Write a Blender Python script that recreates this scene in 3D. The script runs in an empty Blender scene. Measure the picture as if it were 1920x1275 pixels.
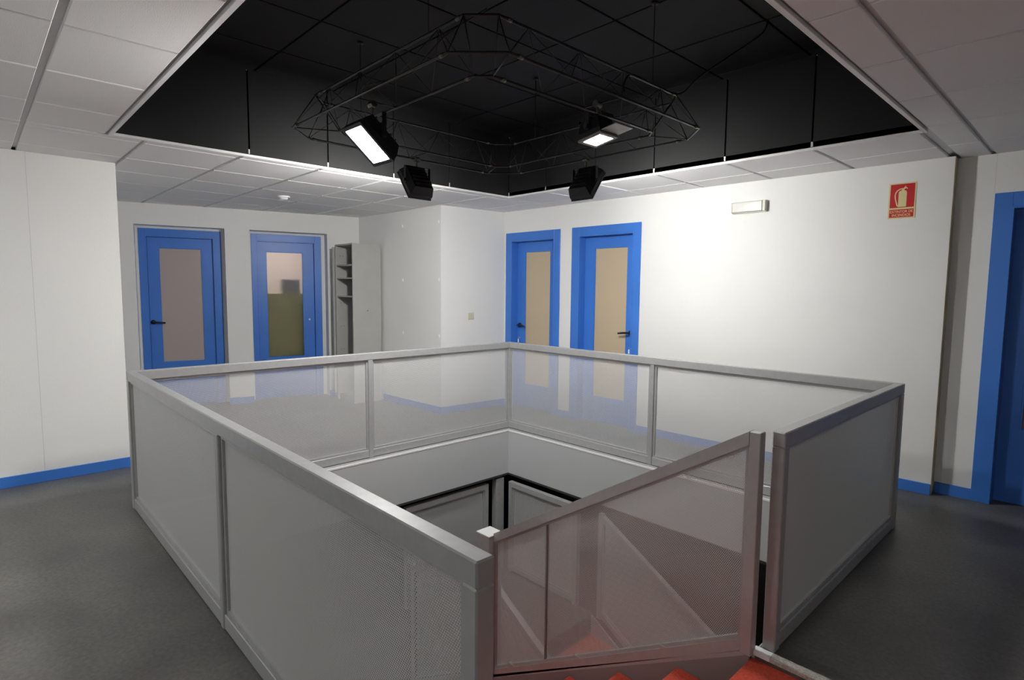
import bpy, bmesh, math, random
from mathutils import Vector, Matrix
random.seed(3)
SC = bpy.context.scene
COL = SC.collection
PI = math.pi

# ------------------------------------------------------------------ camera
cam_d = bpy.data.cameras.new('camera')
cam = bpy.data.objects.new('camera', cam_d)
COL.objects.link(cam)
SC.camera = cam
cam_d.sensor_width = 36.0
cam_d.lens = 1073.232 / 1920 * 36.0
cam_d.clip_start = 0.05
yaw, pit, rol = 2.38155701, -0.0884249404, 0.00941375118
_f = Vector((math.cos(pit) * math.cos(yaw), math.cos(pit) * math.sin(yaw), math.sin(pit)))
_r = _f.cross(Vector((0, 0, 1))).normalized()
_u = _r.cross(_f)
_R = _r * math.cos(rol) + _u * math.sin(rol)
_U = -_r * math.sin(rol) + _u * math.cos(rol)
m3 = Matrix((_R, _U, -_f)).transposed()
cam.matrix_world = Matrix.Translation((4.33448, -4.08767, 1.4454)) @ m3.to_4x4()

# ------------------------------------------------------------------ world, exposure
world = bpy.data.worlds.new('world')
SC.world = world
world.use_nodes = True
world.node_tree.nodes['Background'].inputs[0].default_value = (0.9, 0.95, 1.0, 1)
world.node_tree.nodes['Background'].inputs[1].default_value = 0.02
SC.view_settings.view_transform = 'Standard'
SC.view_settings.look = 'None'
SC.view_settings.gamma = 1.0
SC.view_settings.use_curve_mapping = False
SC.view_settings.exposure = 1.5
SC.cycles.transparent_max_bounces = 64
SC.cycles.max_bounces = 10
SC.cycles.diffuse_bounces = 6
FLOOD_A, FLOOD_B, FLOOD_C, FLOOD_D = 108.0, 190.0, 185.0, 132.0   # emission strength of the four floodlight glasses
FILL_LEFT, FILL_RIGHT = 22.0, 9.0                            # strength of the two fill lights added behind the camera

# ------------------------------------------------------------------ materials
def srgb(r, g, b):
    def f(c):
        c /= 255.0
        return c / 12.92 if c <= 0.04045 else ((c + 0.055) / 1.055) ** 2.4
    return (f(r), f(g), f(b), 1.0)

def mat(name, col, rough=0.5, metal=0.0, spec=0.5, noise=None, bump=None, emit=None):
    m = bpy.data.materials.new(name)
    m.use_nodes = True
    nt = m.node_tree
    b = nt.nodes['Principled BSDF']
    b.inputs['Base Color'].default_value = col
    b.inputs['Roughness'].default_value = rough
    b.inputs['Metallic'].default_value = metal
    b.inputs['Specular IOR Level'].default_value = spec
    tc = nt.nodes.new('ShaderNodeTexCoord')
    if noise:      # (scale, amount, detail)
        n = nt.nodes.new('ShaderNodeTexNoise')
        n.inputs['Scale'].default_value = noise[0]
        n.inputs['Detail'].default_value = noise[2]
        nt.links.new(tc.outputs['Object'], n.inputs['Vector'])
        r = nt.nodes.new('ShaderNodeValToRGB')
        a = noise[1]
        r.color_ramp.elements[0].position = 0.3
        r.color_ramp.elements[1].position = 0.7
        r.color_ramp.elements[0].color = (col[0] * (1 - a), col[1] * (1 - a), col[2] * (1 - a), 1)
        r.color_ramp.elements[1].color = (min(1, col[0] * (1 + a)), min(1, col[1] * (1 + a)), min(1, col[2] * (1 + a)), 1)
        nt.links.new(n.outputs['Fac'], r.inputs['Fac'])
        nt.links.new(r.outputs['Color'], b.inputs['Base Color'])
    if bump:       # (scale, strength)
        n2 = nt.nodes.new('ShaderNodeTexNoise')
        n2.inputs['Scale'].default_value = bump[0]
        n2.inputs['Detail'].default_value = 4
        nt.links.new(tc.outputs['Object'], n2.inputs['Vector'])
        bp = nt.nodes.new('ShaderNodeBump')
        bp.inputs['Strength'].default_value = bump[1]
        bp.inputs['Distance'].default_value = 0.002
        nt.links.new(n2.outputs['Fac'], bp.inputs['Height'])
        nt.links.new(bp.outputs['Normal'], b.inputs['Normal'])
    if emit:
        b.inputs['Emission Color'].default_value = emit[0]
        b.inputs['Emission Strength'].default_value = emit[1]
    return m

M = {}
M['wall'] = mat('white_wall_paint', (0.78, 0.78, 0.765, 1), 0.75, spec=0.3, bump=(140, 0.35), noise=(1.3, 0.02, 3))
M['wall_end'] = mat('bare_board_edge', (0.42, 0.37, 0.26, 1), 0.8, noise=(6, 0.25, 4))
M['tile'] = mat('mineral_fibre_tile', (0.87, 0.87, 0.87, 1), 0.9, spec=0.2, bump=(260, 0.5))
M['grid'] = mat('white_grid_metal', (0.62, 0.62, 0.62, 1), 0.45)
M['trimwhite'] = mat('white_edge_angle', (0.85, 0.85, 0.85, 1), 0.4)
M['black'] = mat('black_board', (0.014, 0.014, 0.0145, 1), 0.7, spec=0.3, bump=(180, 0.3), noise=(2.5, 0.15, 3))
M['blackseam'] = mat('black_seam', (0.003, 0.003, 0.003, 1), 0.9, spec=0.1)
M['blue'] = mat('blue_gloss_paint', (0.048, 0.19, 0.63, 1), 0.38, noise=(3, 0.06, 3), bump=(25, 0.15))
M['white_strip'] = mat('white_sealant_strip', (0.75, 0.75, 0.74, 1), 0.6)
M['rail'] = mat('grey_metal_paint', (0.38, 0.385, 0.385, 1), 0.36, metal=0.2, noise=(30, 0.05, 3), bump=(60, 0.08))
M['carpet'] = mat('red_stair_covering', (0.53, 0.062, 0.030, 1), 0.8, noise=(90, 0.22, 4), bump=(300, 0.6))
M['stringer'] = mat('grey_stringer_paint', (0.22, 0.21, 0.21, 1), 0.5)
M['fascia'] = mat('pale_grey_slab_face', (0.45, 0.465, 0.475, 1), 0.6, bump=(60, 0.1))
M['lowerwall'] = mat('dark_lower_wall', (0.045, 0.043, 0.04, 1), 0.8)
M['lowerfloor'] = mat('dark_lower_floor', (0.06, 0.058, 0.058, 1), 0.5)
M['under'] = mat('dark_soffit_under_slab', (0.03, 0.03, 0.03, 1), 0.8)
M['handle'] = mat('black_plastic_handle', (0.008, 0.008, 0.008, 1), 0.3)
M['chrome'] = mat('steel', (0.6, 0.6, 0.6, 1), 0.3, metal=0.9)
M['pane_tan'] = mat('tan_frosted_glass', (0.52, 0.42, 0.29, 1), 0.35, bump=(180, 0.25))
M['pane_pink'] = mat('grey_pink_frosted_glass', (0.42, 0.355, 0.335, 1), 0.35, bump=(180, 0.25))
M['pane_brown'] = mat('brown_frosted_glass', (0.20, 0.12, 0.075, 1), 0.35, bump=(180, 0.25))
M['laminate'] = mat('grey_laminate', (0.44, 0.44, 0.42, 1), 0.5, noise=(8, 0.03, 3))
M['cream'] = mat('cream_plastic', (0.66, 0.61, 0.42, 1), 0.4)
M['lightbody'] = mat('off_white_plastic', (0.56, 0.56, 0.48, 1), 0.4)
M['diffuser'] = mat('ribbed_clear_diffuser', (0.62, 0.62, 0.59, 1), 0.2)
M['truss'] = mat('black_truss_tube', (0.022, 0.022, 0.023, 1), 0.33, spec=0.6)
M['joint'] = mat('bare_steel_coupler', (0.20, 0.19, 0.165, 1), 0.4, metal=0.8)
M['cable'] = mat('black_cable', (0.006, 0.006, 0.006, 1), 0.6)
M['housing'] = mat('black_lamp_housing', (0.012, 0.012, 0.014, 1), 0.45)
M['bezel'] = mat('grey_lamp_reflector', (0.35, 0.33, 0.28, 1), 0.35, metal=0.4)
M['sign_red'] = mat('sign_red', (0.52, 0.010, 0.012, 1), 0.4)
M['sign_cream'] = mat('sign_cream', (0.72, 0.62, 0.33, 1), 0.4)
M['ceil_back'] = mat('plenum_board', (0.5, 0.5, 0.5, 1), 0.9)
M['olive'] = mat('olive_cupboard', (0.42, 0.42, 0.20, 1), 0.6)
M['roomwall'] = mat('pale_pink_room_wall', (0.75, 0.66, 0.62, 1), 0.8)
M['greybox'] = mat('grey_box', (0.25, 0.25, 0.26, 1), 0.6)
M['white_plastic'] = mat('white_plastic', (0.9, 0.9, 0.88, 1), 0.35)

def flood_mat(name, s):
    m = bpy.data.materials.new(name); m.use_nodes = True
    nt = m.node_tree; nt.nodes.clear()
    e = nt.nodes.new('ShaderNodeEmission'); e.inputs[0].default_value = (1.0, 0.985, 0.955, 1); e.inputs[1].default_value = s
    o = nt.nodes.new('ShaderNodeOutputMaterial'); nt.links.new(e.outputs[0], o.inputs[0])
    return m

# dark mottled floor
def floor_material():
    m = bpy.data.materials.new('dark_vinyl_floor'); m.use_nodes = True
    nt = m.node_tree; b = nt.nodes['Principled BSDF']
    tc = nt.nodes.new('ShaderNodeTexCoord')
    n1 = nt.nodes.new('ShaderNodeTexNoise'); n1.inputs['Scale'].default_value = 2.2; n1.inputs['Detail'].default_value = 6
    n2 = nt.nodes.new('ShaderNodeTexNoise'); n2.inputs['Scale'].default_value = 55; n2.inputs['Detail'].default_value = 5
    r1 = nt.nodes.new('ShaderNodeValToRGB'); r2 = nt.nodes.new('ShaderNodeValToRGB')
    r1.color_ramp.elements[0].position = .32; r1.color_ramp.elements[1].position = .68
    r1.color_ramp.elements[0].color = (0.088, 0.085, 0.080, 1); r1.color_ramp.elements[1].color = (0.150, 0.146, 0.136, 1)
    r2.color_ramp.elements[0].position = .3; r2.color_ramp.elements[1].position = .7
    r2.color_ramp.elements[0].color = (0.78, 0.78, 0.78, 1); r2.color_ramp.elements[1].color = (1.2, 1.2, 1.2, 1)
    mx = nt.nodes.new('ShaderNodeMix'); mx.data_type = 'RGBA'; mx.blend_type = 'MULTIPLY'; mx.inputs[0].default_value = 1
    for n in (n1, n2): nt.links.new(tc.outputs['Object'], n.inputs['Vector'])
    nt.links.new(n1.outputs['Fac'], r1.inputs[0]); nt.links.new(n2.outputs['Fac'], r2.inputs[0])
    nt.links.new(r1.outputs[0], mx.inputs[6]); nt.links.new(r2.outputs[0], mx.inputs[7])
    nt.links.new(mx.outputs[2], b.inputs['Base Color'])
    rr = nt.nodes.new('ShaderNodeMapRange'); rr.inputs[3].default_value = .36; rr.inputs[4].default_value = .52
    nt.links.new(n1.outputs['Fac'], rr.inputs[0]); nt.links.new(rr.outputs[0], b.inputs['Roughness'])
    bp = nt.nodes.new('ShaderNodeBump'); bp.inputs['Strength'].default_value = .15; bp.inputs['Distance'].default_value = .002
    nt.links.new(n2.outputs['Fac'], bp.inputs['Height']); nt.links.new(bp.outputs[0], b.inputs['Normal'])
    return m
M['floor'] = floor_material()

# perforated sheet: round holes in a staggered pattern, as see-through spots of a two-sided sheet with real thickness
def perforated_material(pitch=0.0075, dia=0.0058):
    m = bpy.data.materials.new('perforated_metal_sheet'); m.use_nodes = True
    nt = m.node_tree; b = nt.nodes['Principled BSDF']; out = nt.nodes['Material Output']
    b.inputs['Base Color'].default_value = (0.66, 0.665, 0.66, 1); b.inputs['Roughness'].default_value = .5; b.inputs['Metallic'].default_value = .1
    uv = nt.nodes.new('ShaderNodeUVMap'); uv.uv_map = 'UVMap'
    def vm(op, a, bb=None, c=None):
        n = nt.nodes.new('ShaderNodeVectorMath'); n.operation = op
        nt.links.new(a, n.inputs[0])
        if bb is not None: n.inputs[1].default_value = bb
        return n
    w, h = pitch, pitch * math.sqrt(3)
    ds = []
    for off in ((0, 0, 0), (w / 2, h / 2, 0)):
        a = vm('ADD', uv.outputs[0], (off[0] + 1000 * w, off[1] + 1000 * h, 0))
        mo = vm('MODULO', a.outputs[0], (w, h, 1.0))
        sb = vm('SUBTRACT', mo.outputs[0], (w / 2, h / 2, 0))
        ln = vm('LENGTH', sb.outputs[0])
        ds.append(ln.outputs['Value'])
    mn = nt.nodes.new('ShaderNodeMath'); mn.operation = 'MINIMUM'
    nt.links.new(ds[0], mn.inputs[0]); nt.links.new(ds[1], mn.inputs[1])
    lt = nt.nodes.new('ShaderNodeMath'); lt.operation = 'LESS_THAN'; lt.inputs[1].default_value = dia / 2
    nt.links.new(mn.outputs[0], lt.inputs[0])
    tr = nt.nodes.new('ShaderNodeBsdfTransparent'); mix = nt.nodes.new('ShaderNodeMixShader')
    nt.links.new(lt.outputs[0], mix.inputs[0]); nt.links.new(b.outputs[0], mix.inputs[1]); nt.links.new(tr.outputs[0], mix.inputs[2])
    nt.links.new(mix.outputs[0], out.inputs[0])
    return m
M['mesh'] = perforated_material()

def glass_mat():
    m = bpy.data.materials.new('frosted_clear_glass'); m.use_nodes = True
    b = m.node_tree.nodes['Principled BSDF']
    b.inputs['Base Color'].default_value = (0.93, 0.9, 0.87, 1)
    b.inputs['Transmission Weight'].default_value = 1.0
    b.inputs['Roughness'].default_value = .36
    b.inputs['IOR'].default_value = 1.25
    return m
M['glass'] = glass_mat()

# ------------------------------------------------------------------ geometry helpers
def link(name, me, m, parent=None, loc=None):
    o = bpy.data.objects.new(name, me)
    COL.objects.link(o)
    if m is not None and not me.materials:
        for mm in (m if isinstance(m, (list, tuple)) else [m]): me.materials.append(mm)
    if parent is not None: o.parent = parent
    if loc is not None: o.location = loc
    return o

def obj(name, bm, m, parent=None, smooth=False):
    me = bpy.data.meshes.new(name)
    bmesh.ops.recalc_face_normals(bm, faces=bm.faces)
    bm.to_mesh(me); bm.free()
    if smooth:
        for p in me.polygons: p.use_smooth = True
    return link(name, me, m, parent)

def add_box(bm, x0, x1, y0, y1, z0, z1, bev=0.0, M4=None, mi=0):
    vs = [bm.verts.new((x, y, z)) for z in (z0, z1) for y in (y0, y1) for x in (x0, x1)]
    fs = [bm.faces.new([vs[i] for i in q]) for q in ((0, 2, 3, 1), (4, 5, 7, 6), (0, 1, 5, 4), (2, 6, 7, 3), (0, 4, 6, 2), (1, 3, 7, 5))]
    for f in fs: f.material_index = mi
    allv = list(vs)
    if bev > 0:
        es = list({e for f in fs for e in f.edges})
        r = bmesh.ops.bevel(bm, geom=es, offset=bev, segments=1, affect='EDGES', profile=.5)
        allv = list({v for f in r['faces'] for v in f.verts} | {v for v in allv if v.is_valid})
    if M4 is not None:
        allv = [v for v in allv if v.is_valid]
        bmesh.ops.transform(bm, matrix=M4, verts=allv)
    return allv

def box(name, x0, x1, y0, y1, z0, z1, m, parent=None, bev=0.0, M4=None):
    bm = bmesh.new(); add_box(bm, min(x0, x1), max(x0, x1), min(y0, y1), max(y0, y1), min(z0, z1), max(z0, z1), bev, M4)
    return obj(name, bm, m, parent)

def add_prism(bm, pts, d0, d1, axis='y'):
    """polygon pts (a,b) extruded along axis; axis y: (a,·,b) ; axis x: (·,a,b); axis z: (a,b,·)"""
    def P(a, b, d):
        return {'y': (a, d, b), 'x': (d, a, b), 'z': (a, b, d)}[axis]
    v0 = [bm.verts.new(P(a, b, d0)) for a, b in pts]; v1 = [bm.verts.new(P(a, b, d1)) for a, b in pts]
    n = len(pts)
    bm.faces.new(v0); bm.faces.new(v1[::-1])
    for i in range(n):
        bm.faces.new([v0[i], v1[i], v1[(i + 1) % n], v0[(i + 1) % n]])

def add_tube(bm, pts, r, seg=8, closed=False, cap=True):
    pts = [Vector(p) for p in pts]; n = len(pts); rings = []
    prev = None
    for i, p in enumerate(pts):
        if closed: t = (pts[(i + 1) % n] - pts[i - 1])
        elif i == 0: t = pts[1] - pts[0]
        elif i == n - 1: t = pts[-1] - pts[-2]
        else: t = (pts[i + 1] - p).normalized() + (p - pts[i - 1]).normalized()
        t.normalize()
        if prev is None:
            a = t.cross(Vector((0, 0, 1)))
            if a.length < 1e-3: a = t.cross(Vector((1, 0, 0)))
        else:
            a = prev - t * prev.dot(t)
        a.normalize(); prev = a; b = t.cross(a)
        rings.append([bm.verts.new(p + (a * math.cos(2 * PI * k / seg) + b * math.sin(2 * PI * k / seg)) * r) for k in range(seg)])
    m = n if closed else n - 1
    for i in range(m):
        A, B = rings[i], rings[(i + 1) % n]
        for k in range(seg):
            bm.faces.new([A[k], A[(k + 1) % seg], B[(k + 1) % seg], B[k]])
    if cap and not closed:
        bm.faces.new(rings[0][::-1]); bm.faces.new(rings[-1])

def tube(name, pts, r, m, parent=None, seg=8, closed=False):
    bm = bmesh.new(); add_tube(bm, pts, r, seg, closed)
    return obj(name, bm, m, parent, smooth=True)

def add_cyl(bm, c, axis, r, h, seg=16, r2=None):
    c = Vector(c); ax = Vector(axis).normalized()
    a = ax.cross(Vector((0, 0, 1)))
    if a.length < 1e-3: a = Vector((1, 0, 0))
    a.normalize(); b = ax.cross(a); r2 = r if r2 is None else r2
    A = [bm.verts.new(c + (a * math.cos(2 * PI * k / seg) + b * math.sin(2 * PI * k / seg)) * r) for k in range(seg)]
    B = [bm.verts.new(c + ax * h + (a * math.cos(2 * PI * k / seg) + b * math.sin(2 * PI * k / seg)) * r2) for k in range(seg)]
    for k in range(seg): bm.faces.new([A[k], A[(k + 1) % seg], B[(k + 1) % seg], B[k]])
    bm.faces.new(A[::-1]); bm.faces.new(B)

def empty(name, loc=(0, 0, 0), rot=None):
    o = bpy.data.objects.new(name, None); COL.objects.link(o); o.location = loc
    if rot: o.rotation_euler = rot
    o.empty_display_size = .1
    return o

def tag(o, label=None, cat=None, group=None, kind=None):
    if label: o['label'] = label
    if cat: o['category'] = cat
    if group: o['group'] = group
    if kind: o['kind'] = kind
    return o

def structure(o): o['kind'] = 'structure'; return o

def local(P, Q, z=0.0):
    """matrix of a wall frame: x along P->Q, y out of the wall into the room (to the right of P->Q), z up"""
    P = Vector((P[0], P[1], z)); Q = Vector((Q[0], Q[1], z))
    u = (Q - P).normalized(); n = Vector((u.y, -u.x, 0))
    m = Matrix.Identity(4)
    m.col[0][:3] = u; m.col[1][:3] = n; m.col[2][:3] = (0, 0, 1); m.col[3][:3] = P
    return m

# ------------------------------------------------------------------ key dimensions
LX, LY = 3.491, 3.378          # guard railing rectangle: X 0..LX, Y -LY..0
HC = 2.38                      # white ceiling
HB = 2.98                      # black raised ceiling
E0 = 0.10                      # slab edge inside the railing
XS = 3.42                      # top nosing of the stairs
YS = -1.862                    # floor edge beside the stairs
RB = (-4.2, 8.0, -8.0, 1.6)    # outer bounds of the building shell

# ------------------------------------------------------------------ floor
bm = bmesh.new()
t = -0.45
x0, x1, y0, y1 = RB
add_box(bm, x0, E0, y0, y1, t, 0)
add_box(bm, E0, x1, -E0, y1, t, 0)
add_box(bm, E0, x1, y0, -LY + .04, t, 0)
add_box(bm, LX - .06, x1, YS, -E0, t, 0)
add_box(bm, 4.5, x1, -LY + .04, YS, t, 0)
floor = structure(obj('floor', bm, M['floor']))
box('stair_head_landing', XS, 4.5, -LY + .04, YS, -.30, -.03, M['carpet'], floor)
# painted faces of the slab opening
TF = .012
box('slab_fascia', E0, E0 + TF, -LY + .04, -E0, -.45, -.012, M['fascia'], floor)
box('slab_fascia', E0 + TF, LX - .06, -E0 - TF, -E0, -.45, -.012, M['fascia'], floor)
box('slab_fascia', LX - .06 - TF, LX - .06, YS, -E0 - TF, -.45, -.012, M['fascia'], floor)
box('slab_fascia', E0 + TF, XS - .02, -LY + .04, -LY + .04 + TF, -.45, -.012, M['fascia'], floor)
# pale angle strips on the edge of the opening
box('kerb_plate', .052, E0 + .006, -LY + .05, -E0 - .006, 0, .003, M['rail'], floor)
box('kerb_plate', .052, LX - .06, -E0 - .006, -.052, 0, .003, M['rail'], floor)
for (a, b, c, d) in ((E0 + .006, E0 + TF + .003, -LY + .04, -E0 - TF - .003), (E0 + .006, LX - .06, -E0 - TF - .003, -E0 - .006)):
    box('edge_strip', a, b, c, d, -.012, .004, M['trimwhite'], floor, .001)
box('edge_strip', XS, LX + .0, YS - .008, YS + .036, -.012, .006, M['trimwhite'], floor, .001)
M['stone'] = mat('pale_terrazzo_strip', (0.42, 0.40, 0.36, 1), 0.5, noise=(120, .3, 3))
box('edge_strip', LX, 4.5, YS - .008, YS + .036, -.012, .006, M['stone'], floor, .001)

# lower storey shell
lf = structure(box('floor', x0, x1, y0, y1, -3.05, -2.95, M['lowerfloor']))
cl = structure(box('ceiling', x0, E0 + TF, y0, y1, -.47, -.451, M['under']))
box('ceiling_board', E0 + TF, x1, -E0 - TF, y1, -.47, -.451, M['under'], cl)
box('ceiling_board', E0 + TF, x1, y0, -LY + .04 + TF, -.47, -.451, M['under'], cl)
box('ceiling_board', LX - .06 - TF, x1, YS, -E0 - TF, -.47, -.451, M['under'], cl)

# ------------------------------------------------------------------ ceiling
ceil = structure(box('ceiling', x0, 0 - .035, y0, y1, HC + .018, HC + .05, M['grid']))
def cbox(*a): return box('ceiling_backing', *a, M['grid'], ceil)
cbox(-.035, LX, y0, -LY, HC + .018, HC + .05)
cbox(-.035, LX, 0, y1, HC + .018, HC + .05)
cbox(LX, x1, y0, y1, HC + .018, HC + .05)
tile_cache = {}
def tile(cx, cy, w, h, m, z0, z1, parent, name='ceiling_tile', bev=.003):
    key = (round(w, 3), round(h, 3), z1 - z0, m.name)
    if key not in tile_cache:
        bm = bmesh.new(); add_box(bm, -w / 2, w / 2, -h / 2, h / 2, 0, z1 - z0, bev)
        me = bpy.data.meshes.new(name); bmesh.ops.recalc_face_normals(bm, faces=bm.faces); bm.to_mesh(me); bm.free()
        me.materials.append(m); tile_cache[key] = me
    o = bpy.data.objects.new(name, tile_cache[key]); COL.objects.link(o); o.parent = parent
    o.location = (cx, cy, z0)
    return o
def lines(start, pitch, lo, hi):
    k = math.ceil((lo - start) / pitch - 1e-6); out = [lo]
    while start + k * pitch < hi - 1e-6:
        v = start + k * pitch
        if v > lo + .03: out.append(v)
        k += 1
    out.append(hi); return out
def tiles(rx, ry, xs, ys, gx, gy):
    """gx = gap at lines of constant x, gy = gap at lines of constant y"""
    X = lines(xs, .6, *rx); Y = lines(ys, .6, *ry)
    for i in range(len(X) - 1):
        for j in range(len(Y) - 1):
            a, b = X[i] + gx / 2, X[i + 1] - gx / 2; c, d = Y[j] + gy / 2, Y[j + 1] - gy / 2
            if i == len(X) - 2 and abs(X[-1] - LX) < .01: b = X[-1] - .022
            if b - a < .04 or d - c < .04: continue
            tile((a + b) / 2, (c + d) / 2, b - a, d - c, M['tile'], HC, HC + .018, ceil)
tiles((-4.15, -.062), (-5.6, 1.55), -.15, -3.8, .014, .026)
tiles((-.055, LX), (-5.6, -LY - .022), -.15, -3.8, .014, .030)
tiles((-.055, LX), (.022, 1.55), LX, .49, .024, .014)
tiles((LX + .022, 3.70), (-5.6, 1.55), 3.70, .49, .026, .014)
tiles((3.70, 6.1), (-5.6, 1.55), 3.70, .49, .026, .014)
# white angle around the opening
for q in ((-.055, -.033, -LY - .02, .02), (LX - .002, LX + .02, -LY - .02, .02), (-.033, LX, -LY - .02, -LY + .002), (-.033, LX, -.002, .02)):
    box('edge_angle', *q, HC - .003, HC + .014, M['trimwhite'], ceil, .001)

# black raised part: tiles above and panels on the sides
blk = structure(box('ceiling', -.06, LX + .03, -LY - .03, .03, HB + .012, HB + .04, M['blackseam']))
xs_b = lines(2.252, .6, -.033, LX); ys_b = lines(-.716, .6, -LY, -.0)
for i in range(len(xs_b) - 1):
    for j in range(len(ys_b) - 1):
        a, b = xs_b[i] + .006, xs_b[i + 1] - .006; c, d = ys_b[j] + .006, ys_b[j + 1] - .006
        if b - a > .03 and d - c > .03: tile((a + b) / 2, (c + d) / 2, b - a, d - c, M['black'], HB, HB + .012, blk, bev=.002)
PX = lines(2.282, .6, -.033, LX); PY = [-LY, -2.56, -1.96, -1.36, -.76, 0]
Z0 = HC + .014
for i in range(len(PX) - 1):
    a, b = PX[i] + .005, PX[i + 1] - .005
    box('side_panel', a, b, 0, .012, Z0, HB + .010, M['black'], blk, .0015)
    box('side_panel', a, b, -LY - .012, -LY, Z0, HB + .010, M['black'], blk, .0015)
for i in range(len(PY) - 1):
    a, b = PY[i] + .005, PY[i + 1] - .005
    box('side_panel', -.045, -.033, a, b, Z0, HB + .010, M['black'], blk, .0015)
    box('side_panel', LX, LX + .012, a, b, Z0, HB + .010, M['black'], blk, .0015)
box('side_backing', -.045, LX + .012, .0125, .03, Z0 + .025, HB, M['blackseam'], blk)
box('side_backing', -.045, LX + .012, -LY - .03, -LY - .0125, Z0 + .025, HB, M['blackseam'], blk)
box('side_backing', -.06, -.0455, -LY - .0125, .0125, Z0 + .025, HB, M['blackseam'], blk)
box('side_backing', LX + .0125, LX + .03, -LY - .0125, .0125, Z0 + .025, HB, M['blackseam'], blk)

# ------------------------------------------------------------------ walls
def wall(name, P, Q, thick, openings, z0=0.0, z1=HC - .001, m=None):
    """openings: (s0, s1, ztop)"""
    L = (Vector(Q) - Vector(P)).length
    bm = bmesh.new(); s = 0
    for a, b, zt in sorted(openings):
        if a > s: add_box(bm, s, a, -thick, 0, z0, z1)
        add_box(bm, a, b, -thick, 0, zt, z1)
        s = b
    if s < L: add_box(bm, s, L, -thick, 0, z0, z1)
    o = structure(obj(name, bm, m or M['wall']))
    o.matrix_world = local(P, Q)
    return o
def baseboard(name, P, Q, spans, d=.012, h=.08):
    bm = bmesh.new()
    for a, b in spans: add_box(bm, a, b, 0, d, 0, h, .002)
    o = structure(obj(name, bm, M['blue'])); o.matrix_world = local(P, Q); return o

# local() puts +y on the right-hand side of P->Q: walk each wall with the room on the right
# far wall with the two recessed blue doors (room on the +x side): P->Q runs towards +y
FP, FQ = (-3.35, -2.772), (-2.63, 0.0)
fu = (Vector(FQ) - Vector(FP)).normalized()
FPx = (FP[0] - fu.x * .75, FP[1] - fu.y * .75)
SH = .75
D1 = (SH + .083, SH + .999); D2 = (SH + 1.275, SH + 2.194)
w_far = wall('wall_far', FPx, FQ, .30, [(D1[0], D1[1], 2.14), (D2[0], D2[1], 2.14)])
baseboard('baseboard_far', FPx, FQ, [(0.30, D1[0]), (D1[1], D2[0]), (D2[1], SH + 2.30)])
# block of the left wall
w_left = structure(box('wall_left', -3.3, -1.02, -8.0, -3.21, 0, HC - .001, M['wall']))
bmq = bmesh.new()
add_box(bmq, -1.02, -1.008, -7.98, -3.21, 0, .08, .002)
structure(obj('baseboard_left', bmq, M['blue']))
# seams between the cladding boards of the left wall
for yy in (-3.74, -4.96): box('joint_strip', -1.02, -1.0185, yy - .0015, yy + .0015, .08, HC - .002, M['grid'], w_left)
# projecting block near the far corner
BL, BC_, BR = (-2.66, -.245), (-.955, -.18), (-.868, .80)
bm = bmesh.new()
add_prism(bm, [(-2.80, -.25), BC_, BR, (-2.80, .85)], 0, HC - .001, 'z')
w_blk = structure(obj('wall_corner', bm, M['wall']))
baseboard('baseboard_corner', (-2.13, -.225), BC_, [(0, 1.187)])
baseboard('baseboard_corner', BC_, BR, [(-.012, .94)])
# right wall (room on the -y side): P->Q runs towards +x
RP, RQ = (-.90, .729), (3.51, .855)
w_right = wall('wall_right', RP, RQ, .12, [(.150, .830, 2.025), (1.186, 1.874, 2.03)])
baseboard('baseboard_right', RP, RQ, [(0.914, 1.084), (1.956, 4.411)])
RL = (Vector(RQ) - Vector(RP)).length
box('bare_end', RL, RL + .003, -.10, -.001, .0, HC - .002, M['wall_end'], w_right)
SP, SQ = (3.38, .955), (8.0, .955)
w_rec = wall('wall_recess', SP, SQ, .15, [(.44, 1.30, 2.03)])
baseboard('baseboard_recess', SP, SQ, [(.135, .345), (1.42, 4.6)])
box('joint_strip', .3385, .3405, 0, .0015, 2.12, HC - .002, M['grid'], w_rec)
# walls that close the hall behind the camera
structure(box('wall_near', -1.02, 8.0, -8.1, -8.0, 0, HC - .001, M['wall']))
structure(box('wall_east', 8.0, 8.1, -8.1, 1.0, 0, HC - .001, M['wall']))
# lower storey walls
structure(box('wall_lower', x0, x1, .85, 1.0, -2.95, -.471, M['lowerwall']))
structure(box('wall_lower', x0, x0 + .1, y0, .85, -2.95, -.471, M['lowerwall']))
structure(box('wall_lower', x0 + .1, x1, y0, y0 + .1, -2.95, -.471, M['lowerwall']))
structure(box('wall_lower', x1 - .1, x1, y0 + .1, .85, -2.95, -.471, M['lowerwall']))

# ------------------------------------------------------------------ doors
def lever(parent, x, y, z, side, key=None, rose=True):
    """black lever handle at (x, y, z) on the leaf face, lever towards side (+1/-1)"""
    bm = bmesh.new()
    add_cyl(bm, (x, y, z), (0, 1, 0), .026, .010, 20)
    add_cyl(bm, (x, y + .010, z), (0, 1, 0), .010, .040, 12)
    add_tube(bm, [(x, y + .048, z), (x + side * .02, y + .052, z), (x + side * .065, y + .052, z - .002), (x + side * .125, y + .050, z - .010)], .0105, 10)
    h = obj('handle', bm, M['handle'], parent, smooth=True)
    if key is not None:
        bm = bmesh.new(); add_cyl(bm, (x, y, z - key), (0, 1, 0), .012, .006, 14)
        add_box(bm, x - .002, x + .002, y + .006, y + .030, z - key - .010, z - key + .010)
        k = obj('keyhole', bm, M['chrome'], parent)
        bm = bmesh.new(); add_box(bm, x - .009, x + .009, y + .026, y + .030, z - key - .055, z - key - .012, .001)
        obj('key_tag', bm, M['white_plastic'], parent)
    return h

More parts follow.
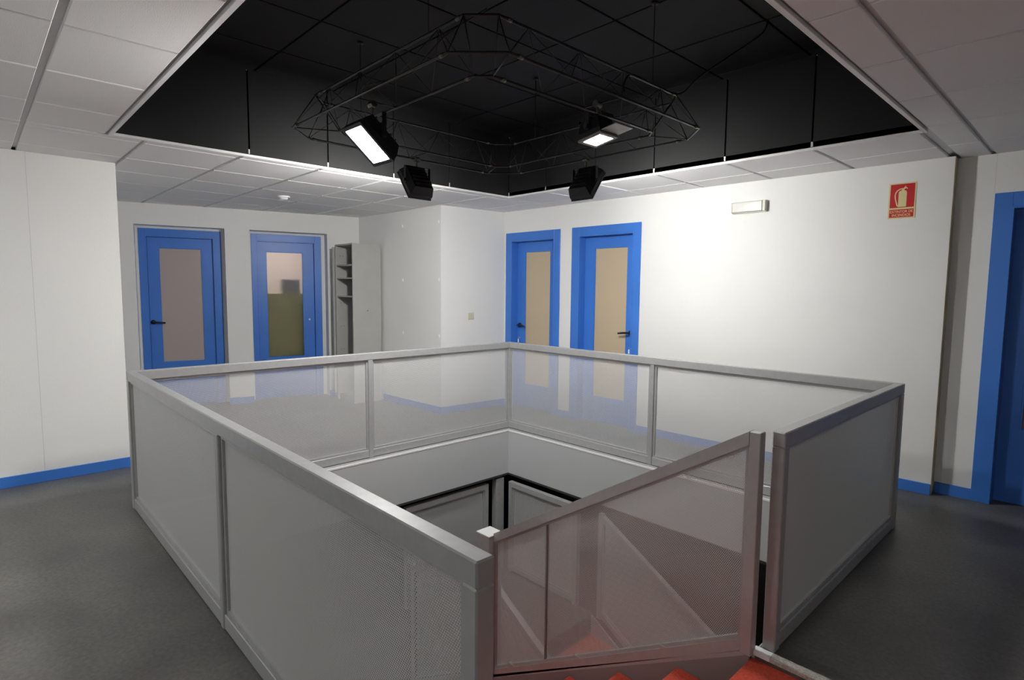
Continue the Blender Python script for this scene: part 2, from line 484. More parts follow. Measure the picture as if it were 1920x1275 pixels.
def door(name, frame_m, s0, s1, ztop, cas, o0, o1, oz, g0, g1, gz0, gz1, leaf_d, pane, hx, hz, hside, key=None, fd=0.0, jamb=.12, handle=True):
    """frame of outer s0..s1 up to ztop, opening o0..o1 up to oz, leaf face leaf_d behind the frame face, glass g0..g1, gz0..gz1"""
    root = structure(empty(name)); root.matrix_world = frame_m
    th = .014
    y = -fd
    bm = bmesh.new()
    add_box(bm, s0, o0, y, y + th, 0, ztop, .002)
    add_box(bm, o1, s1, y, y + th, 0, ztop, .002)
    add_box(bm, o0, o1, y, y + th, oz, ztop, .002)
    fr = obj('door_frame', bm, M['blue'], root)
    bm = bmesh.new(); j = .010
    add_box(bm, o0 - .002, o0 + j, y - jamb, y + th + .004, 0, oz, .001)
    add_box(bm, o1 - j, o1 + .002, y - jamb, y + th + .004, 0, oz, .001)
    add_box(bm, o0 + j, o1 - j, y - jamb, y + th + .004, oz - j, oz, .001)
    # stop bead behind the leaf edge
    obj('jamb', bm, M['blue'], root)
    bm = bmesh.new(); a, b = o0 + j + .003, o1 - j - .003; ly = y - leaf_d; lt = .036; zt = oz - j - .004
    for q in ((a, g0, .006, zt), (g1, b, .006, zt), (g0, g1, .006, gz0), (g0, g1, gz1, zt)):
        add_box(bm, q[0], q[1], ly - lt, ly, q[2], q[3])
    leaf = obj('door_leaf', bm, M['blue'], root)
    bm = bmesh.new(); w = .012
    for q in ((g0, g0 + w, gz0, gz1), (g1 - w, g1, gz0, gz1), (g0 + w, g1 - w, gz0, gz0 + w), (g0 + w, g1 - w, gz1 - w, gz1)):
        add_box(bm, q[0], q[1], ly - lt, ly - .003, q[2], q[3], .001)
    obj('glazing_bead', bm, M['blue'], leaf)
    box('pane', g0 + w, g1 - w, ly - .020, ly - .014, gz0 + w, gz1 - w, pane, leaf)
    if handle: lever(leaf, hx, ly, hz, hside, key)
    elif hx is not None:
        bm = bmesh.new(); add_cyl(bm, (hx, ly, hz), (0, 1, 0), .012, .006, 14); obj('keyhole', bm, M['chrome'], leaf)
    return root

FM = local(FPx, FQ)
door('door_1', FM, SH + .110, SH + .963, 2.113, .07, SH + .178, SH + .885, 2.028, SH + .300, SH + .756, .53, 1.90, .030, M['pane_pink'], SH + .222, 1.018, 1, fd=.18, jamb=.08)
door('door_2', FM, SH + 1.300, SH + 2.147, 2.113, .07, SH + 1.365, SH + 2.068, 2.028, SH + 1.470, SH + 1.925, .53, 1.90, .030, M['glass'], SH + 1.99, 1.02, 1, fd=.18, jamb=.08, handle=False)
for (a, b, c, d) in ((D1[0], D1[1], SH + .110, SH + .963), (D2[0], D2[1], SH + 1.300, SH + 2.147)):
    bm = bmesh.new()
    add_box(bm, a, c, -.20, -.178, 0, 2.14); add_box(bm, d, b, -.20, -.178, 0, 2.14); add_box(bm, c, d, -.20, -.178, 2.113, 2.14)
    o = obj('reveal_strip', bm, M['white_strip'], w_far)
RM = local(RP, RQ)
door('door_3', RM, .057, .914, 2.12, .1, .150, .830, 2.022, .285, .700, .28, 1.90, .085, M['pane_tan'], .215, 1.012, 1, key=.16, jamb=.12)
door('door_4', RM, 1.084, 1.956, 2.12, .1, 1.186, 1.874, 2.026, 1.322, 1.752, .275, 1.90, .085, M['pane_tan'], 1.808, 1.008, -1, key=.16, jamb=.12)
SM = local(SP, SQ)
door('door_5', SM, .345, 1.42, 2.115, .1, .440, 1.30, 2.018, .560, 1.20, .52, 1.90, .11, M['pane_brown'], 1.24, 1.02, -1, jamb=.14)

# little room seen blurred through the glass of the second door
rm = empty('side_room'); rm.matrix_world = FM; structure(rm)
bm = bmesh.new()
a, b = SH + 1.0, SH + 2.5
add_box(bm, a, b, -1.62, -1.6, 0, HC); add_box(bm, a - .02, a, -1.62, -.31, 0, HC); add_box(bm, b, b + .02, -1.62, -.31, 0, HC)
add_box(bm, a, b, -1.6, -.31, -.02, 0); add_box(bm, a, b, -1.6, -.31, HC, HC + .02)
obj('room_wall', bm, M['roomwall'], rm)
cp = empty('olive_cupboard', FM @ Vector((SH + 1.72, -.55, 0)))
cp.rotation_euler = FM.to_euler()
box('body', -.36, .36, -.25, .10, 0.02, 1.36, M['olive'], cp, .004)
box('plinth', -.34, .34, -.23, .08, 0, .02, M['greybox'], cp)
box('door', -.355, -.005, .10, .115, .06, 1.34, M['olive'], cp, .002)
box('door', .005, .355, .10, .115, .06, 1.34, M['olive'], cp, .002)
tag(cp, 'olive green cupboard seen blurred behind the frosted glass of the second blue door', 'cupboard')
bxo = box('box', -.11, .11, -.12, .10, 0, .19, M['greybox'], None, .006)
bxo.location = FM @ Vector((SH + 1.80, -.55, 1.36)); bxo.rotation_euler = FM.to_euler()
tag(bxo, 'grey box standing on the olive cupboard behind the frosted door glass', 'box')
rl = empty('unseen_ceiling_light', FM @ Vector((SH + 1.7, -.85, HC - .03))); rl.rotation_euler = FM.to_euler()
box('body', -.3, .3, -.1, .1, .012, .03, M['lightbody'], rl)
box('diffuser', -.28, .28, -.08, .08, 0, .012, flood_mat('room_lamp', 9), rl)
tag(rl, 'small ceiling light of the room behind the frosted door', 'light')

# door on the lower storey, seen under the slab
d6 = structure(empty('door_6')); d6.matrix_world = local((-1.2, .85), (1, .85), -2.95)
M['blue_shaded'] = mat('shaded_blue_paint', (0.02, 0.04, 0.16, 1), .4)  # door blue with the darkness of the lower storey put into the colour
bm = bmesh.new(); add_box(bm, .86, .96, 0, .014, 0, 2.2); add_box(bm, 0.02, .12, 0, .014, 0, 2.2); add_box(bm, .12, .86, 0, .014, 2.1, 2.2)
obj('door_frame', bm, M['blue_shaded'], d6)
box('door_leaf', .12, .86, 0, .006, .01, 2.1, M['blue_shaded'], d6)

# ------------------------------------------------------------------ railings
def set_uv(o, axes):
    me = o.data; uvl = me.uv_layers.new(name='UVMap')
    for lp in me.loops:
        co = me.vertices[lp.vertex_index].co
        uvl.data[lp.index].uv = (co[axes[0]], co[axes[1]])
def sheet(parent, pts, plane, c, th=.0018):
    """perforated sheet: polygon pts in the plane, two faces th apart"""
    bm = bmesh.new()
    for d in (c - th / 2, c - th / 6, c + th / 6, c + th / 2):
        vs = [bm.verts.new((a, d, z) if plane == 'y' else (d, a, z)) for a, z in pts]
        bm.faces.new(vs)
    me = bpy.data.meshes.new('perforated_sheet'); bm.to_mesh(me); bm.free()
    o = link('perforated_sheet', me, M['mesh'], parent)
    set_uv(o, (0, 2) if plane == 'y' else (1, 2))
    return o
def frame_bars(parent, pts, plane, c, w=.016, d=.022, name='bead'):
    """slim bead frame just inside polygon pts (convex, any order of turn)"""
    n = len(pts); P = [Vector(p) for p in pts]; cen = sum(P, Vector((0, 0))) / n
    def inset(k):
        out = []
        for i in range(n):
            a, b, e = P[i - 1], P[i], P[(i + 1) % n]
            d1 = (b - a).normalized(); d2 = (e - b).normalized()
            n1 = Vector((-d1.y, d1.x)); n2 = Vector((-d2.y, d2.x))
            if (cen - b).dot(n1) < 0: n1 = -n1
            if (cen - b).dot(n2) < 0: n2 = -n2
            s = (n1 + n2); out.append(b + s * (k / (1 + n1.dot(n2))))
        return out
    I = inset(w); bm = bmesh.new()
    for i in range(n):
        j = (i + 1) % n
        add_prism(bm, [tuple(P[i]), tuple(P[j]), tuple(I[j]), tuple(I[i])], c - d / 2, c + d / 2, plane if plane == 'y' else 'x')
    return obj(name, bm, M['rail'], parent)

W = .050; HR = .06; H = .90; BZ = .070
rail = empty('guard_railing', (0, 0, 0))
tag(rail, 'grey metal guard railing with perforated panels around the open stairwell', 'railing')
b = .004
box('top_rail', 0, W, -LY, 0, H - HR, H, M['rail'], rail, b)
box('top_rail', W, LX, -W, 0, H - HR, H, M['rail'], rail, b)
box('top_rail', W, LX, -LY, -LY + W, H - HR, H, M['rail'], rail, b)
FY = -1.82
box('top_rail', LX - W, LX, FY, -W, H - HR, H, M['rail'], rail, b)
def post(xa, ya, z0=0.0, z1=H - HR, w=W, wy=None):
    wy = wy or w
    return box('post', xa, xa + w, ya, ya + wy, z0, z1, M['rail'], rail, b)
post(0, -LY); post(0, -W); post(LX - W, -W); post(LX - W, -LY); post(LX - W, FY)
pAB, pBC, pAD = -1.675, 1.735, 1.80
post(0, pAB, w=W, wy=.04); post(pBC, -W, w=.04, wy=W); post(pAD, -LY, w=.04, wy=W)
Z1 = H - HR
def bottom(*a): box('bottom_rail', *a, .004, BZ, M['rail'], rail, .003)
bottom(0 + .004, W - .004, -LY + W, pAB); bottom(.004, W - .004, pAB + .04, -W)
bottom(W, pBC, -W + .004, -.004); bottom(pBC + .04, LX - W, -W + .004, -.004)
bottom(W, pAD, -LY + .004, -LY + W - .004); bottom(pAD + .04, LX - W, -LY + .004, -LY + W - .004)
bottom(LX - W + .004, LX - .004, FY + W, -W)
def bay(plane, c, a, b_):
    pts = [(a, BZ), (b_, BZ), (b_, Z1), (a, Z1)]
    sheet(rail, [(a + .004, BZ + .004), (b_ - .004, BZ + .004), (b_ - .004, Z1 - .004), (a + .004, Z1 - .004)], plane, c)
    frame_bars(rail, pts, plane, c)
bay('x', W / 2, -LY + W, pAB); bay('x', W / 2, pAB + .04, -W)
bay('y', -W / 2, W, pBC); bay('y', -W / 2, pBC + .04, LX - W)
bay('y', -LY + W / 2, W, pAD); bay('y', -LY + W / 2, pAD + .04, LX - W)
bay('x', LX - W / 2, FY + W, -W)

# sloping stair railings
SL = .182 / .309
def sloped(name, label, y, xa, za, xb, zb, posts, w=.046, hr=.055, bottom_off=.905, split=None, brackets=True, low=True):
    """top rail line through (xa,za)-(xb,zb) = its upper edge; posts: (x, ztop, zbot)"""
    r = empty(name, (0, 0, 0)); tag(r, label, 'railing', None)
    k = (zb - za) / (xb - xa)
    zt = lambda x: za + k * (x - xa)
    bm = bmesh.new(); add_prism(bm, [(xa, za), (xb, zb), (xb, zb - hr), (xa, za - hr)], y - w / 2, y + w / 2)
    obj('top_rail', bm, M['rail'], r)
    o1 = bottom_off
    bm = bmesh.new(); add_prism(bm, [(xa, za - o1 + .05), (xb, zb - o1 + .05), (xb, zb - o1), (xa, za - o1)], y - w / 2 + .003, y + w / 2 - .003)
    obj('bottom_rail', bm, M['rail'], r)
    for (px, z1_, z0_) in posts:
        box('post', px - w / 2, px + w / 2, y - w / 2, y + w / 2, z0_, z1_, M['rail'], r, .003)
    segs = [xa] + (split or []) + [xb]
    for i in range(len(segs) - 1):
        a, b2 = segs[i], segs[i + 1]
        s_ = 1 if b2 > a else -1
        if i > 0: a += s_ * .003
        if i < len(segs) - 2: b2 -= s_ * .003
        q = [(a, zt(a) - o1 + .05), (b2, zt(b2) - o1 + .05), (b2, zt(b2) - hr), (a, zt(a) - hr)]
        sheet(r, q, 'y', y)
    frame_bars(r, [(xa, za - o1 + .05), (xb, zb - o1 + .05), (xb, zb - hr), (xa, za - hr)], 'y', y, w=.014)
    for sx in (split or []):
        box('joint_bar', sx - .004, sx + .004, y - .010, y + .010, zt(sx) - o1 + .05, zt(sx) - hr, M['stringer'], r)
    return r
YP = -1.873
s1 = sloped('stair_railing', 'sloping grey railing panel on the open side of the upper stair flight', YP,
       3.382, .900, 1.885, .900 - 1.497 * .602, [(3.405, .90, -.012)], split=[2.30])
box('post', 1.775, 1.885, YP - .058, YP + .046, -1.0, -.018, M['rail'], s1, .004)
box('post_cap', 1.771, 1.889, YP - .062, YP + .050, -.018, -.010, M['grid'], s1, .002)
# its continuation below the middle post
zq = .900 - 1.457 * .602
k = -.602
xa, za = 1.775, .900 - (3.382 - 1.775) * .602
xb = 1.02; zb = .900 - (3.382 - xb) * .602
o_ = W
bm = bmesh.new(); add_prism(bm, [(xa, za), (xb, zb), (xb, zb - .055), (xa, za - .055)], YP - .023, YP + .023); obj('top_rail', bm, M['rail'], s1)
bm = bmesh.new(); add_prism(bm, [(xa, za - .855), (xb, zb - .855), (xb, zb - .905), (xa, za - .905)], YP - .020, YP + .020); obj('bottom_rail', bm, M['rail'], s1)
sheet(s1, [(xa, za - .855), (xb, zb - .855), (xb, zb - .055), (xa, za - .055)], 'y', YP)
box('post', xb - .023, xb + .023, YP - .023, YP + .023, -1.478, zb + .01, M['rail'], s1, .003)

# lower flight railings
s2 = sloped('stair_railing', 'bright sloping rail of the lower stair flight along the far wall of the stairwell', -.135,
       1.372, -.53, 3.05, -.53 - 1.678 * .589, [(1.349, -.512, -1.478)], bottom_off=.93)
s3 = sloped('stair_railing', 'inner sloping rail of the lower stair flight seen through the near perforated panel', -1.50,
       1.372, -.53 - .03, 3.05, -.56 - 1.678 * .589, [(1.349, -.54, -1.478)], bottom_off=.93)
def flat_panel(name, label, plane, c, a, b_, z0, z1, grp=None):
    r = empty(name, (0, 0, 0)); tag(r, label, 'railing', grp)
    w = .05; h = w / 2
    def bx(n, u0, u1, q0, q1, dd=0):
        if plane == 'y': box(n, u0, u1, c - h + dd, c + h - dd, q0, q1, M['rail'], r, .003)
        else: box(n, c - h + dd, c + h - dd, u0, u1, q0, q1, M['rail'], r, .003)
    bx('top_rail', a, b_, z1 - .055, z1); bx('bottom_rail', a + w, b_ - w, z0 + .02, z0 + .07, .003)
    bx('post', a, a + w, z0, z1 - .055); bx('post', b_ - w, b_, z0, z1 - .055)
    sheet(r, [(a + w, z0 + .07), (b_ - w, z0 + .07), (b_ - w, z1 - .055), (a + w, z1 - .055)], plane, c)
    frame_bars(r, [(a + w, z0 + .07), (b_ - w, z0 + .07), (b_ - w, z1 - .055), (a + w, z1 - .055)], plane, c)
    return r
LZ = -1.478
flat_panel('landing_railing', 'grey framed perforated panel on the stair landing, right of the slim column', 'y', -.13, .165, 1.085, LZ, -.52)
flat_panel('landing_railing', 'grey framed perforated panel on the stair landing, left of the slim column', 'x', .05, -1.33, -.345, LZ, -.525)

# slim square column at the corner of the landing
cb = box('column', .03, .10, -.262, -.155, LZ, -.495, M['rail'], None, .004)
tag(cb, 'slim grey square column between the two lower landing panels', 'column')

# ------------------------------------------------------------------ staircase
st = empty('staircase', (0, 0, 0)); tag(st, 'half-turn staircase with red covered treads going down the open well', 'staircase')
RUN, RISE = .309, .182
YA, YB = -LY + .055, -1.893
for i in range(1, 9):
    xn = XS - RUN * i; z = -.03 - RISE * i
    if i < 8:
        box('tread', xn - .004, xn + RUN + .012, YA, YB, z - .03, z, M['carpet'], st, .006)
    box('riser', xn + RUN, xn + RUN + .014, YA, YB, z, z + RISE - .03, M['carpet'], st)
# stringer on the open side
bm = bmesh.new()
sx0, sz0 = XS + .02, -.03; n = 8
top = lambda x: .045 + (x - XS) * (RISE / RUN) - .03
add_prism(bm, [(XS - .0, top(XS) - .02), (XS - RUN * 8, top(XS - RUN * 8) - .02), (XS - RUN * 8, -1.66), (XS - RUN * 7.4, -1.66), (XS, -.33)], YB, YB + .012)
obj('stringer', bm, M['stringer'], st)
bm = bmesh.new()
add_prism(bm, [(XS, top(XS) + .0), (XS - RUN * 8, top(XS - RUN * 8) + .0), (XS - RUN * 8, top(XS - RUN * 8) - .02), (XS, top(XS) - .02)], YB, YB + .03)
obj('stringer_cap', bm, M['rail'], st)
for xx in (2.55, 3.05, 2.05):
    zz_ = top(xx); box('bracket', xx - .035, xx + .035, YB + .002, YB + .028, zz_ - .005, zz_ + .045, M['rail'], st)
box('soffit', XS - RUN * 8, XS, YA, YA + .001, -1.66, -1.65, M['stringer'], st)
xl = XS - RUN * 8
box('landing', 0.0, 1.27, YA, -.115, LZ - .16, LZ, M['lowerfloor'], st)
for i in range(1, 8):
    xn = 1.27 + RUN * i; z = LZ - RISE * i
    box('tread', xn - RUN - .012, xn + .004, -1.47, -.165, z - .03, z, M['carpet'], st, .006)
    box('riser', xn - RUN - .014, xn - RUN, -1.47, -.165, z, z + RISE - .03, M['stringer'], st)
def strg(y0_, y1_):
    bm = bmesh.new()
    zt2 = lambda x: LZ + .03 - (x - 1.27) * (RISE / RUN)
    xe = 1.27 + RUN * 7.6
    add_prism(bm, [(1.275, zt2(1.275) - .02), (xe, zt2(xe) - .02), (xe, zt2(xe) - .26), (1.275, zt2(1.275) - .28)], y0_, y1_)
    obj('stringer', bm, M['rail'], st)
strg(-.165, -.150); strg(-1.485, -1.47)

# ------------------------------------------------------------------ truss
TX, TY = 1.74, -1.775
def octo(h, c, z):
    return [(TX - h, TY - h + c, z), (TX - h + c, TY - h, z), (TX + h - c, TY - h, z), (TX + h, TY - h + c, z),
            (TX + h, TY + h - c, z), (TX + h - c, TY + h, z), (TX - h + c, TY + h, z), (TX - h, TY + h - c, z)]
tr = empty('lighting_truss', (TX, TY, 2.36)); tag(tr, 'square black lighting truss with cut corners hanging in the black ceiling recess', 'truss')
def trobj(name, bm, m): 
    o = obj(name, bm, m, tr, smooth=True); o.location = (-TX, -TY, -2.36); return o
TO, TI, TU = octo(.905, .17, 2.36), octo(.675, .06, 2.36), octo(.785, .10, 2.555)
for pts in (TO, TI, TU):
    bm = bmesh.new(); add_tube(bm, pts, .0065, 8, closed=True); trobj('chord', bm, M['truss'])
def side(P, i): return Vector(P[(2 * i + 1) % 8]), Vector(P[(2 * i + 2) % 8])
for i in range(4):
    o0, o1 = side(TO, i); i0, i1 = side(TI, i); u0, u1 = side(TU, i)
    bm = bmesh.new(); n = 4
    for k in range(n):
        a, b2 = k / n, (k + .5) / n
        c2 = (k + 1) / n
        add_tube(bm, [o0.lerp(o1, a), u0.lerp(u1, b2)], .0022, 5); add_tube(bm, [u0.lerp(u1, b2), o0.lerp(o1, c2)], .0022, 5)
        add_tube(bm, [i0.lerp(i1, a), u0.lerp(u1, b2)], .0022, 5); add_tube(bm, [u0.lerp(u1, b2), i0.lerp(i1, c2)], .0022, 5)
        if k % 2 == 0: add_tube(bm, [o0.lerp(o1, a), i0.lerp(i1, a)], .0035, 5)
    o = trobj('lacing', bm, M['truss']); o['kind'] = 'stuff'
    for P in (TO, TI, TU):
        p0, p1 = side(P, i); d = (p1 - p0).normalized()
        for q, s in ((p0, 1), (p1, -1)):
            bm = bmesh.new(); add_cyl(bm, q + d * s * .05, d, .0095, .022, 10); trobj('coupler', bm, M['joint'])
    # corner tie
    bm = bmesh.new()
    add_tube(bm, [o1, u1], .0035, 5); add_tube(bm, [u1, i1], .0035, 5); add_tube(bm, [Vector(TO[(2 * i + 3) % 8]), Vector(TU[(2 * i + 3) % 8])], .0035, 5)
    add_tube(bm, [Vector(TU[(2 * i + 3) % 8]), Vector(TI[(2 * i + 3) % 8])], .0035, 5)
    trobj('corner_tie', bm, M['truss'])
    # steel hanger up to the ceiling
    mid = (u0 + u1) / 2 + (u1 - u0) * .32
    bm = bmesh.new(); add_tube(bm, [mid, (mid.x, mid.y, HB)], .0025, 6); add_cyl(bm, (mid.x, mid.y, HB - .01), (0, 0, 1), .02, .0095, 12); trobj('hanger', bm, M['cable'])

# ------------------------------------------------------------------ floodlights
def flood(label, cx, cy, rz, tilt, strength, barn=False, zc=2.14, w=.185, h=.235):
    """chord runs along local x; lamp faces local +y and down by tilt"""
    r = empty('floodlight', (cx, cy, 2.36), (0, 0, rz))
    tag(r, label, 'floodlight', 'floodlights on the square truss')
    dz = zc - 2.36
    T = Matrix.Translation((0, .0, dz)) @ Matrix.Rotation(-tilt, 4, 'X')   # in T space: +y = beam direction, z = plate up
    bm = bmesh.new()
    # tapered housing body
    f = [(-w / 2, -h / 2), (w / 2, -h / 2), (w / 2, h / 2), (-w / 2, h / 2)]
    g = [(x * .82, z * .82) for x, z in f]
    A = [bm.verts.new((x, .035, z)) for x, z in f]; A2 = [bm.verts.new((x, .010, z)) for x, z in f]; B = [bm.verts.new((x, -.05, z)) for x, z in g]
    for i in range(4):
        j = (i + 1) % 4
        bm.faces.new([A[i], A[j], A2[j], A2[i]]); bm.faces.new([A2[i], A2[j], B[j], B[i]])
    bm.faces.new(B); bm.faces.new(A)
    # cooling ribs
    for k2 in range(5):
        zz2 = -.07 + k2 * .035
        add_box(bm, -w * .36, w * .36, -.066, -.048, zz2 - .003, zz2 + .003)
    bmesh.ops.transform(bm, matrix=T, verts=bm.verts)
    obj('housing', bm, M['housing'], r)
    bm = bmesh.new(); q = .016
    for a in ((-w / 2 - .004, -w / 2 + q, -h / 2 - .004, h / 2 + .004), (w / 2 - q, w / 2 + .004, -h / 2 - .004, h / 2 + .004),
              (-w / 2 + q, w / 2 - q, -h / 2 - .004, -h / 2 + q), (-w / 2 + q, w / 2 - q, h / 2 - q, h / 2 + .004)):
        add_box(bm, a[0], a[1], .0355, .046, a[2], a[3], .001)
    bmesh.ops.transform(bm, matrix=T, verts=bm.verts)
    obj('bezel', bm, M['bezel'] if barn else M['housing'], r)
    bm = bmesh.new(); add_box(bm, -w / 2 + q, w / 2 - q, .037, .040, -h / 2 + q, h / 2 - q)
    bmesh.ops.transform(bm, matrix=T, verts=bm.verts)
    obj('lamp_glass', bm, flood_mat('flood_glass', strength), r)
    if barn:
        bm = bmesh.new(); add_box(bm, -w / 2, w / 2, .030, .034, h / 2 + .006, h / 2 + .095)
        bmesh.ops.transform(bm, matrix=T, verts=bm.verts); obj('barn_door', bm, M['bezel'], r)
    # U bracket from the chord to the sides of the housing
    bm = bmesh.new(); ww = w / 2 + .010
    pa = T @ Vector((0, -.01, 0))
    for s in (-1, 1):
        add_box(bm, s * ww - .0015, s * ww + .0015, pa.y - .012, pa.y + .012, pa.z - .015, -.055)
    add_box(bm, -ww, ww, pa.y - .012, pa.y + .012, -.058, -.055)
    obj('bracket', bm, M['housing'], r)
    for s in (-1, 1):
        bm = bmesh.new(); add_cyl(bm, (s * (ww + .002), pa.y, pa.z), (s, 0, 0), .012, .012, 12); obj('knob', bm, M['housing'], r)
    bm = bmesh.new(); add_cyl(bm, (-.02, 0, 0), (1, 0, 0), .017, .04, 12); add_cyl(bm, (0, 0, -.056), (0, 0, 1), .007, .05, 8)
    obj('clamp', bm, M['joint'], r)
    return r
TH = math.radians(36)
flood('glaring floodlight on the near left side of the truss, shining towards the left wall', TX - .04, TY - .79, PI, math.radians(50), FLOOD_A, zc=2.19)
flood('floodlight on the right side of the truss, its bright square glass facing down', TX + .76, TY, -PI / 2, math.radians(80), FLOOD_B, barn=True, zc=2.23, w=.135, h=.135)
flood('black floodlight seen from behind, the left one of the two over the far corner', TX - .905, TY + .06, PI / 2, TH, FLOOD_C, zc=2.20)
flood('black floodlight seen from behind, the right one of the two over the far corner', TX - .05, TY + .905, 0, TH, FLOOD_D, zc=2.20)
# feeder cables
def cable(label, pts, r=.004):
    # smooth through the points
    P = [Vector(p) for p in pts]; out = []
    for i in range(len(P) - 1):
        p0 = P[max(i - 1, 0)]; p1 = P[i]; p2 = P[i + 1]; p3 = P[min(i + 2, len(P) - 1)]
        for k2 in range(8):
            t_ = k2 / 8
            out.append(.5 * ((2 * p1) + (-p0 + p2) * t_ + (2 * p0 - 5 * p1 + 4 * p2 - p3) * t_ ** 2 + (-p0 + 3 * p1 - 3 * p2 + p3) * t_ ** 3))
    out.append(P[-1])
    o = tube('cable', out, r, M['cable'], None, 6); tag(o, label, 'cable'); return o
cable('black cable dropping from the black ceiling to the right corner of the truss', [(2.86, -.70, HB), (2.84, -.74, 2.90), (2.70, -.85, 2.78), (2.60, -.99, 2.66), (2.53, -1.05, 2.575), (2.50, -1.2, 2.57), (2.51, -1.5, 2.568), (2.6, -1.70, 2.45), (2.655, -1.77, 2.385)], .005)
cable('black cable lying along the near side of the truss to the glaring floodlight', [(2.50, -2.50, 2.575), (2.30, -2.57, 2.50), (2.1, -2.60, 2.40), (1.95, -2.66, 2.385), (1.86, -2.70, 2.38)], .004)

# ------------------------------------------------------------------ things on walls and ceiling
# extinguisher sign
sg = empty('fire_extinguisher_sign'); sg.matrix_world = RM @ Matrix.Translation((4.037, 0, 1.982))
tag(sg, 'red and cream sign with a fire extinguisher, reading EXTINTOR DE INCENDIOS', 'sign')
SW, SHt = .166, .254
box('board', 0, SW, 0.0005, .003, 0, SHt, M['sign_cream'], sg)
box('red_field', .009, SW - .009, .003, .0036, .078, SHt - .009, M['sign_red'], sg)
box('red_field', .009, SW - .009, .003, .0036, .009, .066, M['sign_red'], sg)
bm = bmesh.new()
prof = [(.062, .083), (.108, .083), (.110, .088), (.110, .186), (.104, .197), (.094, .200), (.094, .208), (.104, .214), (.112, .207), (.115, .209), (.106, .222), (.098, .219), (.104, .232), (.098, .229), (.090, .216), (.080, .212), (.078, .200), (.066, .197), (.060, .186), (.060, .088)]
add_prism(bm, prof, .0036, .0042, 'y')
o = obj('extinguisher_symbol', bm, M['sign_cream'], sg)
bm = bmesh.new()
hose = [(.082, .212), (.066, .209), (.052, .200), (.042, .184), (.039, .165), (.041, .145), (.046, .125), (.051, .105), (.055, .092), (.062, .087)]
for i in range(len(hose) - 1):
    a, c = Vector(hose[i]), Vector(hose[i + 1]); d = (c - a).normalized(); nn = Vector((-d.y, d.x)) * .0036
    add_prism(bm, [tuple(a + nn - d * .001), tuple(c + nn + d * .001), tuple(c - nn + d * .001), tuple(a - nn - d * .001)], .0036, .0041 + .00001 * i, 'y')
obj('hose_symbol', bm, M['sign_cream'], sg)
def text(body, x, z, size, parent, width):
    c = bpy.data.curves.new('lettering', 'FONT'); c.body = body; c.size = size; c.extrude = .0002; c.offset = .00015
    c.align_x = 'CENTER'
    tmp = bpy.data.objects.new('tmp', c); COL.objects.link(tmp)
    dg = bpy.context.evaluated_depsgraph_get(); dg.update()
    me = bpy.data.meshes.new_from_object(tmp.evaluated_get(dg)); bpy.data.objects.remove(tmp)
    xs = [v.co.x for v in me.vertices]; sx = width / (max(xs) - min(xs))
    cx_ = (max(xs) + min(xs)) / 2
    for v in me.vertices:
        vx, vy, vz = v.co
        v.co = (x + (vx - cx_) * sx, .0039 + vz, z + vy)
    me.materials.clear()
    return link('lettering', me, M['sign_cream'], parent)
# local x runs to the right for a viewer inside the hall
text('EXTINTOR DE', SW / 2, .041, .026, sg, .138)
text('INCENDIOS', SW / 2, .016, .026, sg, .112)

# emergency light on the right wall
el = empty('emergency_light'); el.matrix_world = RM @ Matrix.Translation((2.876, 0, 2.113))
tag(el, 'small oblong white emergency light high on the right wall', 'emergency light')
box('back_plate', 0, .290, 0.0005, .020, 0, .100, M['lightbody'], el, .004)
bm = bmesh.new(); add_box(bm, .012, .268, .020, .058, .008, .092, .006)
for k2 in range(9): 
    zz2 = .016 + k2 * .0086
    add_box(bm, .016, .264, .058, .0605, zz2 - .002, zz2 + .002)
obj('diffuser', bm, M['diffuser'], el)
box('end_cap', .268, .290, .020, .052, .006, .094, M['lightbody'], el, .003)
box('end_cap', 0, .012, .020, .052, .006, .094, M['lightbody'], el, .003)

# light switch on the projecting block
BM = local(BC_, BR)
sw = empty('light_switch'); sw.matrix_world = BM @ Matrix.Translation((.372, 0, 1.085))
tag(sw, 'cream square light switch on the white projecting wall', 'light switch')
box('plate', 0, .080, .0005, .010, 0, .080, M['cream'], sw, .003)
box('rocker', .014, .066, .010, .015, .014, .066, M['lightbody'], sw, .002)

# white plastic plugs on the left face of the projecting block
rows = {2.195: 'near the ceiling', 1.547: 'at mid height', .903: 'low down'}
for (x_, side_) in ((-1.69, 'middle'), (-.985, 'outer corner')):
    for z_, where in rows.items():
        bm = bmesh.new(); yy = -.18 - (-.955 - x_) * .03815
        add_box(bm, x_ - .008, x_ + .008, yy - .012, yy - .0005, z_ - .017, z_ + .017, .003)
        o = obj('wall_clip', bm, M['white_plastic'], None)
        tag(o, 'small white plastic clip %s on the projecting white wall, %s column' % (where, side_), 'clip', 'white clips on the projecting wall')

# ring shaped detector on the ceiling
sd = empty('smoke_detector', (-1.66, -1.66, HC)); tag(sd, 'small round white detector on the white ceiling tiles at left', 'detector')
bm = bmesh.new(); add_cyl(bm, (0, 0, -.014), (0, 0, 1), .062, .0135, 28); obj('base', bm, M['white_plastic'], sd)
bm = bmesh.new(); add_cyl(bm, (0, 0, -.034), (0, 0, 1), .030, .020, 28, r2=.045); obj('sensor_head', bm, M['white_plastic'], sd)

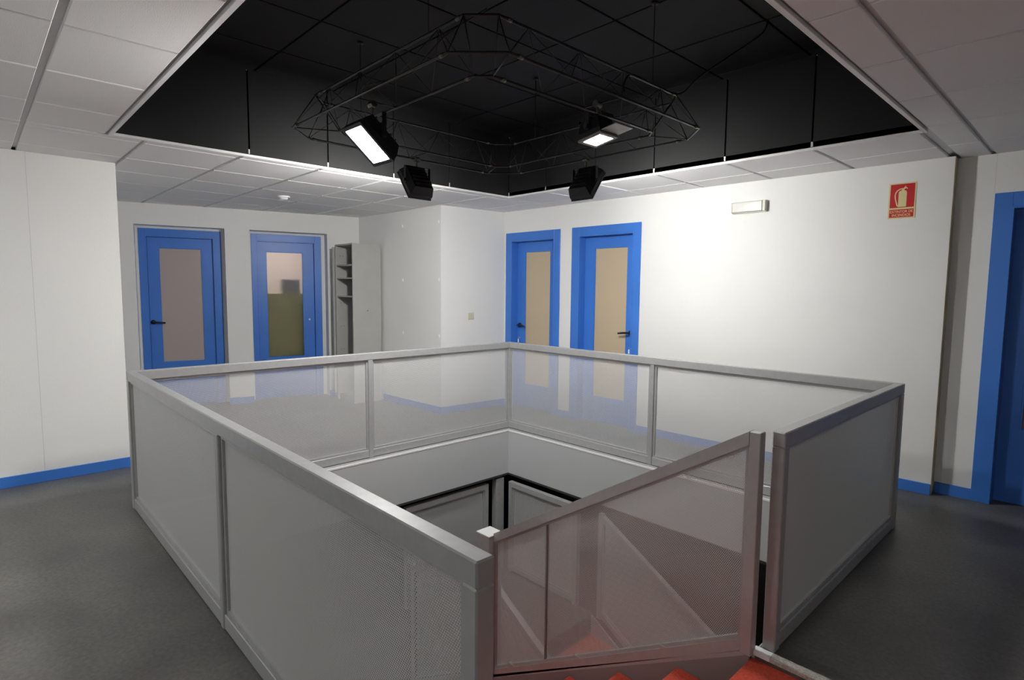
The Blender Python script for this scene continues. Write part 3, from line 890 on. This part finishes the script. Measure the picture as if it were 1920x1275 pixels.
# tall grey shelf cabinet between the second door and the projecting block
X0c, X1c, Y0c, Y1c, Hc_ = -2.585, -2.125, -.650, -.262, 1.99
cab = empty('shelf_cabinet', (X0c, Y0c, 0)); tag(cab, 'tall narrow grey shelf cabinet with an open front beside the projecting wall', 'cabinet')
wx, wy = X1c - X0c, Y1c - Y0c
tk = .018
box('side_panel', 0, tk, 0, wy, 0, Hc_, M['laminate'], cab, .001)
box('side_panel', wx - tk, wx, 0, wy, 0, Hc_, M['laminate'], cab, .001)
box('top_panel', tk, wx - tk, 0, wy, Hc_ - tk, Hc_, M['laminate'], cab, .001)
box('back_panel', tk, wx - tk, wy - .006, wy, .06, Hc_ - tk, M['laminate'], cab)
for z in (1.735, 1.572, 1.345): box('shelf', tk, wx - tk, .012, wy - .006, z - tk, z, M['laminate'], cab, .001)
box('plinth', tk, wx - tk, .03, wy - .006, 0, .07, M['laminate'], cab)
bm = bmesh.new()
for z in [.35 + .1 * q for q in range(16)]:
    if abs(z % .3 - .05) < .06:
        for yy in (.06, .10): add_cyl(bm, (tk, yy, z), (1, 0, 0), .004, .0015, 8)
obj('peg_holes', bm, M['handle'], cab)
bm = bmesh.new(); add_cyl(bm, (wx, .20, 1.16), (1, 0, 0), .006, .002, 10); obj('screw_cap', bm, M['handle'], cab)
# loose door leaf standing folded against its far side
box('cabinet_door', -.040, -.022, -.02, wy - .03, .08, Hc_ - .03, M['laminate'], cab, .001)
bm = bmesh.new()
for z in (.3, 1.75): add_box(bm, -.022, 0, .03, .07, z - .02, z + .02)
obj('hinge', bm, M['chrome'], cab)

# unseen fill lights added behind the camera to brighten the near side
for i, (lx, ly, ww, hl) in enumerate(((6.4, -5.2, 'right', FILL_RIGHT), (0.7, -6.3, 'left', FILL_LEFT))):
    cl_ = empty('unseen_ceiling_light', (lx, ly, HC + .0))
    tag(cl_, 'added square fill light at the ceiling behind the viewer, the %s one' % ww, 'light')
    box('frame', -.30, .30, -.30, .30, -.012, -.0005, M['trimwhite'], cl_, .002)
    box('diffuser', -.27, .27, -.27, .27, -.016, -.012, flood_mat('hall_fill', hl), cl_)
